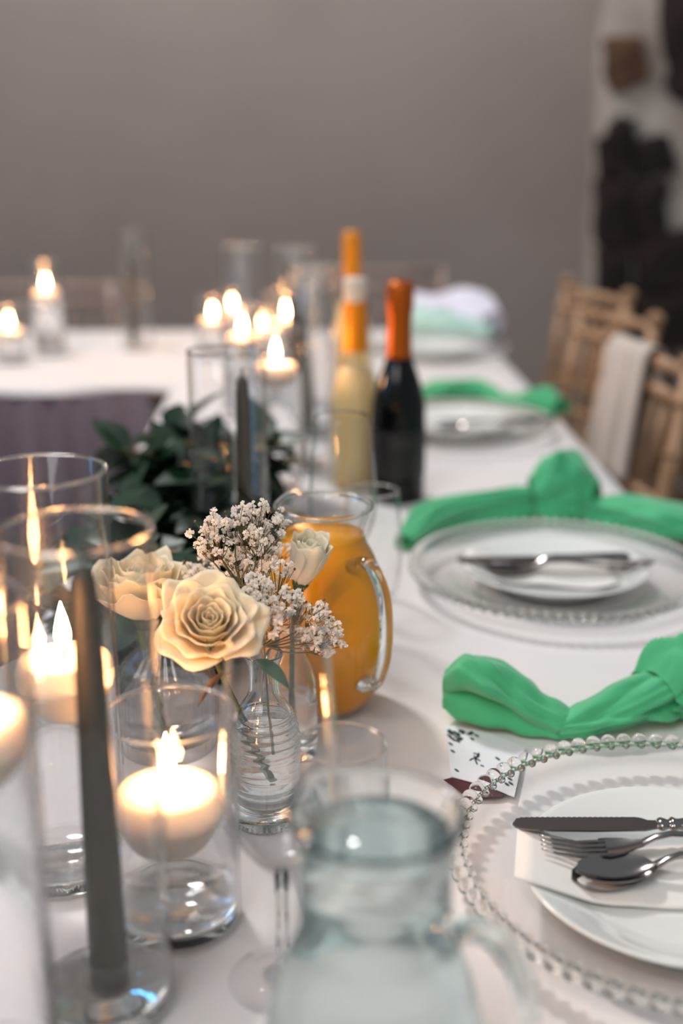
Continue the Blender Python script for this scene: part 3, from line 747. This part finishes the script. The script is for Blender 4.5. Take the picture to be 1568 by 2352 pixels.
def spoon(label, p, rz, face_down=False):
    t = thing('dessert_spoon', label, 'spoon', p, rz, 'spoons')
    pr = []
    for k in range(13):
        f = k/12; w = .0165*math.sqrt(max(0,1-(2*f-1)**2))*(1-.12*f)+.0006; pr.append((.052*f, max(w,.0008), .0035, .0078*math.sin(PI*min(1,f*1.0))**.8, .0009))
    swept(pr, 'bowl', 'steel', t, 12); swept(handle_prof(.0515, .115), 'handle', 'steel', t)
    if face_down: t.rotation_euler = (PI, 0, rz)
    return t
def fork(label, p, rz):
    t = thing('table_fork', label, 'fork', p, rz, 'forks')
    for k in range(4):
        y = -.0081+.0054*k
        obj('tine', tube([(-.002,y*.96,.0035),(.008,y,.0005),(.022,y*1.0,-.0012),(.040,y*.95,.0006)], [.0006,.0011,.0014,.0016], 8), 'steel', t)
    swept([(.036,.0104,.0012,.0012,.0016),(.042,.0106,.0018,.0014,.0016),(.050,.0090,.0030,.0012,.0018),(.057,.0055,.0045,.0006,.0020),(.063,.0034,.006,0,.0022)], 'fork_shoulder', 'steel', t, 8)
    swept([(x, w, z+.004, d, th) for x, w, z, d, th in handle_prof(.0625, .125)], 'handle', 'steel', t)
    return t

# nearest setting
ch1 = charger('clear beaded glass charger nearest the viewer, bottom right', .2285, .690)
plate('white plate nearest the viewer, bottom right, under the serrated knife', .2130, .667, TZ+.0045)
pz = TZ+.0045
serviette('white paper serviette on the nearest plate', .2130, .667, pz, 3, [(-.108,-.020),(.085,-.030),(.098,.045),(-.098,.038)])
kp = on_plane(1176, 1893, pz+.0265)
knife('knife with serrated blade lying across the nearest plate', kp, .0)
fp = on_plane(1248, 1945, pz+.0215)
fork('fork resting on the spoons on the nearest plate', fp, -.06)
spz = pz+.0165
spoon('upper spoon of the nested spoons under the fork on the nearest plate', on_plane(1322, 2010, spz+.003), -.16+.30)
spoon('lower spoon of the nested spoons on the nearest plate', on_plane(1312, 2030, spz-.003), -.10+.34)
# second setting
ch2 = charger('clear beaded glass charger in the middle, second from the viewer', .2335, 1.252)
plate('white plate in the middle of the photo on the second charger', .2300, 1.245, TZ+.0045)
serviette('white paper serviette on the second plate', .2300, 1.245, pz, 8, [(-.10,-.025),(.06,-.05),(.07,.03),(-.09,.045)])
kp2 = on_plane(1048, 1286, pz+.0265)
knife('knife lying across the second plate', (kp2.x, kp2.y, kp2.z), .06)
fork('fork lying on the second plate', on_plane(1098, 1300, pz+.021), -.02)
spoon('spoon on the second plate, pointing right', on_plane(1116, 1312, pz+.017), .08)
# third and fourth settings
charger('clear beaded glass charger third from the viewer, right of the black bottle', .190, 1.975)
plate('white plate on the third charger', .185, 1.97, TZ+.0045)
knife('knife lying across the plate on the third charger', on_plane(1010, 966, pz+.0265), .03)
spoon('spoon lying on the plate on the third charger', on_plane(1000, 985, pz+.02), .2)
charger('clear beaded glass charger furthest from the viewer, at the corner of the tables', .215, 2.74)
plate('white plate on the furthest charger at the corner of the tables', .21, 2.74, TZ+.0045)

# ------------------------------------------------------------------ knotted napkins
def napkin_tube(path, half_w, half_h, seed, folds=3, twist=2.5, open_ends=(True, True), seg=110, amp=.16, dent=.3):
    rn = random.Random(seed*7+1); CR = [(rn.uniform(0, 2*PI), rn.uniform(-2.6, 2.6), rn.uniform(.10,.30), rn.uniform(.18,.42)) for _ in range(8)]
    pts = curve(path, 10); n = len(pts)
    def interp(a, f):
        x = f*(len(a)-1); i = min(int(x), len(a)-2); s = x-i; s = s*s*(3-2*s); return a[i]*(1-s)+a[i+1]*s
    bm = bmesh.new(); rings = []
    order = list(range(n))
    for i in order:
        f = i/(n-1); w = interp(half_w, f); h = interp(half_h, f)
        T = (pts[min(i+1,n-1)]-pts[max(i-1,0)]); T.z = 0; T.normalize(); side = Vector((-T.y, T.x, 0))
        ring = []
        for k in range(seg):
            a = 2*PI*k/seg
            tw = twist*f
            rr = 1 + amp*abs(math.sin((a*folds+tw*folds)/2))**1.0*1.2 - amp + .07*noise.noise(Vector((math.cos(a)*2, math.sin(a)*2, f*5+seed)))
            rr += .03*math.sin(a*7+tw*5+seed)
            for (a0, dr, am, sg) in CR:
                dd = (a-a0-dr*f+PI) % (2*PI) - PI
                rr += am*(math.exp(-(dd/sg)**2) if dd > 0 else math.exp(-(dd/(sg*.35))**2))
            dd = (a-PI*1.02-.5*f+PI) % (2*PI) - PI
            rr -= dent*math.exp(-(dd/.55)**2)*math.sin(PI*min(1, f*1.25+.12))
            p = pts[i] + side*(w*rr*math.cos(a)) + Vector((0,0,h*rr*math.sin(a)))
            p.z = max(p.z, TZ+.001)
            ring.append(bm.verts.new(p))
        rings.append((ring, pts[i].copy(), T.copy()))
    rr_ = [r for r, _, _ in rings]
    for a, b in zip(rr_, rr_[1:]):
        for k in range(seg): bm.faces.new((a[k], a[(k+1)%seg], b[(k+1)%seg], b[k]))
    for end, (ring, c, T) in ((0, rings[0]), (1, rings[-1])):   # tuck the cloth back inside the end
        d = T if end == 0 else -T; prev = ring
        for sc, dep in ((.86, .006), (.62, .016), (.3, .022)):
            cur = [bm.verts.new(c + (v.co-c)*sc + d*dep) for v in ring]
            for k in range(seg): bm.faces.new((prev[k], prev[(k+1)%seg], cur[(k+1)%seg], cur[k]))
            prev = cur
        bm.faces.new(prev)
    return bm
def napkin(label, pieces, m='napkin'):
    t = thing('knotted_napkin', label, 'napkin', (0,0,0), 0, 'knotted green napkins above the plates')
    c = sum((Vector(p) for p in pieces[0][1]), Vector())/len(pieces[0][1]); c.z = TZ; t.location = c
    for nm, path, w, h, kw in pieces:
        o = obj(nm, napkin_tube([Vector(p)-Vector((c.x,c.y,0)) for p in path], w, h, **kw), m, t); o.location = (0,0,-TZ)
        if nm == 'knot_band': pass
    return t
def np_(px, py, z): p = on_plane(px, py, TZ); return (p.x, p.y, TZ+z)
napkin('mint green knotted napkin nearest the viewer, above the nearest charger', [
    ('cloth_tail', [np_(1018,1648,.026), np_(1075,1655,.030), np_(1150,1668,.026), np_(1235,1684,.016), np_(1310,1690,.011), np_(1335,1686,.010)], [.012,.026,.030,.022,.013,.010,.009], [.015,.026,.025,.021,.014,.009,.008], dict(seed=1, folds=2, twist=.9, amp=.10, dent=.8)),
    ('cloth_roll', [np_(1275,1700,.010), np_(1345,1688,.015), np_(1430,1668,.021), np_(1505,1650,.024), np_(1560,1640,.024)], [.006,.014,.018,.018,.014], [.006,.014,.018,.020,.016], dict(seed=4, folds=4, twist=2.2, amp=.12)),
    ('knot_band', [np_(1500,1660,.026), np_(1530,1648,.034), np_(1575,1640,.036), np_(1630,1632,.030)], [.020,.029,.030,.018], [.018,.031,.034,.022], dict(seed=6, folds=3, twist=1.5, amp=.16)),
    ('cloth_tail', [np_(1610,1640,.02), np_(1680,1632,.02), np_(1780,1650,.018)], [.014,.024,.020], [.012,.020,.012], dict(seed=9, folds=3, twist=1.2))])
napkin('mint green knotted napkin behind the second charger', [
    ('cloth_tail', [np_(925,1262,.008), np_(985,1228,.016), np_(1080,1208,.020), np_(1180,1196,.022), np_(1235,1190,.022)], [.012,.024,.020,.018,.014], [.008,.018,.019,.020,.016], dict(seed=11, folds=3, twist=1.6, amp=.16)),
    ('knot_band', [np_(1215,1196,.03), np_(1262,1192,.038), np_(1320,1190,.038), np_(1368,1196,.026)], [.018,.034,.034,.02], [.018,.038,.036,.022], dict(seed=12, folds=3, twist=1.4, amp=.18)),
    ('cloth_tail', [np_(1350,1200,.018), np_(1440,1215,.023), np_(1530,1235,.024), np_(1620,1255,.018)], [.014,.028,.032,.02], [.014,.022,.022,.012], dict(seed=13, folds=3, twist=1.2, amp=.15))])
napkin('mint green knotted napkin behind the third charger, hanging over the table edge', [
    ('cloth_tail', [np_(955,930,.012), np_(1010,918,.018), np_(1090,914,.018), np_(1140,922,.012)], [.016,.028,.024,.012], [.010,.020,.018,.010], dict(seed=21, folds=3, twist=1.4)),
    ('cloth_roll', [np_(1120,922,.010), np_(1180,930,.010), np_(1215,936,.012)], [.010,.012,.012], [.008,.009,.010], dict(seed=22, folds=3, twist=1.2)),
    ('cloth_tail', [np_(1195,934,.014), np_(1240,944,.018), np_(1290,952,.010)], [.014,.040,.034], [.012,.022,.016], dict(seed=23, folds=3, twist=.8))])
t = thing('knotted_napkin', 'pale green and white bunched napkin on the furthest place setting', 'napkin', (0,0,0))
obj('cloth_tail', napkin_tube([np_(940,770,.03), np_(985,772,.032), np_(1040,776,.026), np_(1130,782,.018)], [.04,.05,.05,.03], [.03,.03,.026,.016], seed=31, folds=3, twist=1), 'napkin_far', t)
obj('cloth_roll', napkin_tube([np_(935,752,.04), np_(1000,758,.040), np_(1070,762,.045), np_(1128,775,.03)], [.03,.04,.06,.03], [.04,.035,.045,.03], seed=33, folds=3, twist=1), 'napkin_white', t)

# ------------------------------------------------------------------ name card
def flat_poly(pts, z0, z1): return extrude_outline(pts, z0, z1)
cpx = [(1020,1672),(1128,1694),(1205,1726),(1180,1840),(1118,1815),(1036,1793)]
cp = [on_plane(x, y) for x, y in cpx]; cc = sum(cp, Vector())/len(cp)
o = thing('name_card', 'white name card with printed greenery and script, between near napkin and charger', 'card', (cc.x, cc.y, TZ))
obj('card_sheet', flat_poly([(p.x-cc.x, p.y-cc.y) for p in cp], .0030, .0036), 'card', o, False)
pr = bmesh.new(); rnd = random.Random(3)
def ell(bm, px, py, a, b, rot, z=.0038):
    p = on_plane(px, py); q = on_plane(px+10, py); s = (q-p).length/10
    vs = []
    for k in range(10):
        an = 2*PI*k/10; x, y = a*math.cos(an), b*math.sin(an); X = x*math.cos(rot)-y*math.sin(rot); Y = x*math.sin(rot)+y*math.cos(rot)
        vs.append(bm.verts.new((p.x-cc.x+X*s, p.y-cc.y+Y*s*2.0, z)))
    bm.faces.new(vs)
for k in range(34): ell(pr, 1030+abs(rnd.gauss(0,26)), 1688+abs(rnd.gauss(0,10)), rnd.uniform(4,7), rnd.uniform(1.6,2.6), rnd.uniform(-1,.4), .0038+k*.00001)
for (x, y) in ((1051,1713),(1034,1719),(1036,1706),(1039,1736),(1094,1700),(1048,1780),(1142,1753),(1170,1800),(1172,1810),(1163,1812)): ell(pr, x, y, 6, 2.2, -.6, .0042)
obj('printed_leaves', pr, 'print', o, False)
ink = bmesh.new()
for st in ([(1087,1740),(1098,1745),(1090,1752),(1094,1764)], [(1098,1740),(1092,1754)], [(1078,1757),(1088,1752),(1102,1758)], [(1088,1746),(1095,1766)], [(1096,1748),(1100,1742),(1097,1750)], [(1103,1768),(1110,1771)]):
    tube(curve([on_plane(x, y) - Vector((cc.x, cc.y, TZ-.0040)) for x, y in st], 4), .0005, 5, ink)
obj('handwriting', ink, 'ink', o)
bp = [on_plane(x, y) for x, y in [(1018,1797),(1045,1790),(1130,1800),(1186,1816),(1150,1836),(1080,1840)]]; bc = sum(bp, Vector())/len(bp)
o = obj('burgundy_card', flat_poly([(p.x-bc.x, p.y-bc.y) for p in bp], .0018, .0024), 'burgundy', None, False); o.location = (bc.x, bc.y, TZ)
tag(o, 'dark burgundy card tucked under the white name card beside the nearest charger', 'card')

# ------------------------------------------------------------------ chairs
def chair(label, mid, ang, width=.34, H=.875, m='chair', group='limewashed chairs on the right', fin=True):
    # local frame: back in the plane y=0, seat towards -y
    t = thing('banquet_chair', label, 'chair', (mid[0], mid[1], 0), ang, group); w = width/2
    bk = lambda z: .06*max(0, (z-.45)/.45)   # back leans away
    for s in (-1, 1):
        obj('back_post', tube([(s*w,.0,0),(s*w,.0,.45),(s*w,bk(.7),.7),(s*w,bk(H),H)], [.013,.014,.0135,.012], 12), m, t)
        obj('front_leg', tube([(s*w*1.05,-.37,0),(s*w*1.05,-.37,.43)], .013, 12), m, t)
        for z in (.62,.74,H-.055): obj('post_ring', lathe([(.0125,-.006),(.0175,-.003),(.0175,.003),(.0125,.006)], 14), m, t, loc=(s*w, bk(z), z))
        if fin: obj('finial', lathe(smoothprof([(.010,0),(.017,.006),(.017,.016),(.008,.024),(0,.027)],3), 14), m, t, loc=(s*w, bk(H), H-.004))
        obj('side_rail', tube([(s*w,0,.2),(s*w*1.05,-.37,.2)], .008, 10), m, t)
    for z in (H-.012, H-.055, .655, .53): obj('back_rail', tube([(-w,bk(z),z),(0,bk(z)+.012,z),(w,bk(z),z)], .011 if z > .8 else .009, 12), m, t)
    for k in range(6):
        x = -w + width*(k+1)/7
        obj('spindle', tube([(x,bk(.655)+.01,.655),(x,bk(H)+.01,H-.055)], .0065, 8), m, t)
    for k in range(3): obj('spindle', tube([(-w+width*(k+1)/4,bk(.53)+.01,.53),(-w+width*(k+1)/4,bk(.655)+.01,.655)], .0065, 8), m, t)
    obj('seat', box(-w-.012, w+.012, -.385, .012, .43, .452, bevel=.008), m, t, False)
    obj('cushion', box(-w+.0, w-.0, -.37, -.02, .4525, .485, bevel=.014), 'cushion', t)
    obj('front_rail', tube([(-w,-.37,.25),(w,-.37,.25)], .008, 10), m, t)
    return t
def chair_from(A, B, label, **kw):
    A = Vector(A); B = Vector(B); mid = (A+B)/2; d = B-A; ang = math.atan2(d.y, d.x)   # local +x from A (near) to B (far); seat towards -y local must face the table (-x world)
    ang += PI if False else 0
    return chair(label, mid, ang+PI, width=d.length, **kw)
c3 = chair_from((.478,1.83),(.415,2.10), 'limewashed spindle chair on the right nearest the viewer, draped with white gauze')
c2 = chair_from((.540,2.30),(.455,2.58), 'limewashed spindle chair on the right, middle of the three')
c1 = chair_from((.575,2.68),(.490,2.96), 'limewashed spindle chair on the right, furthest of the three')
for i, (px, lab) in enumerate(((105, 'pale chair behind the far table at the left, right of the raised burning candle'), (850, 'pale chair behind the far table, back showing right of the bottles'))):
    H = .835 if i == 0 else .875
    x = (px-784)/FPX*3.45
    chair(lab, (x, 3.36), 0.0252, width=.40, H=H, m='chair_far', group='pale chairs behind the far table', fin=False)
# gauze over the nearest right chair: hangs over the top rail, front and back
def drape():
    bm = bmesh.new(); A = Vector((.478,1.83,0)); B = Vector((.415,2.10,0)); d = (B-A).normalized(); nrm = Vector((d.y,-d.x,0))  # away from the table
    g = {}; nu, nv = 28, 40
    for i in range(nu+1):
        u = i/nu; s = .125 + .15*u
        for j in range(nv+1):
            v = j/nv; L = -.235 + .50*v      # arc length: negative hangs on the table side, positive behind
            f = .010*math.sin(u*17+L*3)*min(1, abs(L)*6) + .006*math.sin(u*31)
            if abs(L) < .018: off = .060*1 + L*.9; z = .887 - 20*L*L
            else:
                sgn = 1 if L > 0 else -1; dn = abs(L)-.018; off = .060 + sgn*(.0165) - .13*dn*(1 if L<0 else .5) + f*sgn*.6 ; z = .880-dn
            spread = 1 + .25*abs(L)
            p = A + d*(.05+ (s-.055-.09)*spread + .09) + nrm*off; g[i,j] = bm.verts.new((p.x, p.y, z))
    for i in range(nu):
        for j in range(nv): bm.faces.new((g[i,j], g[i+1,j], g[i+1,j+1], g[i,j+1]))
    o = obj('gauze_drape', bm, 'sash'); o.modifiers.new('thickness', 'SOLIDIFY').thickness = .002
    tag(o, 'white gauze cloth hung over the back of the nearest right-hand chair', 'cloth')
drape()
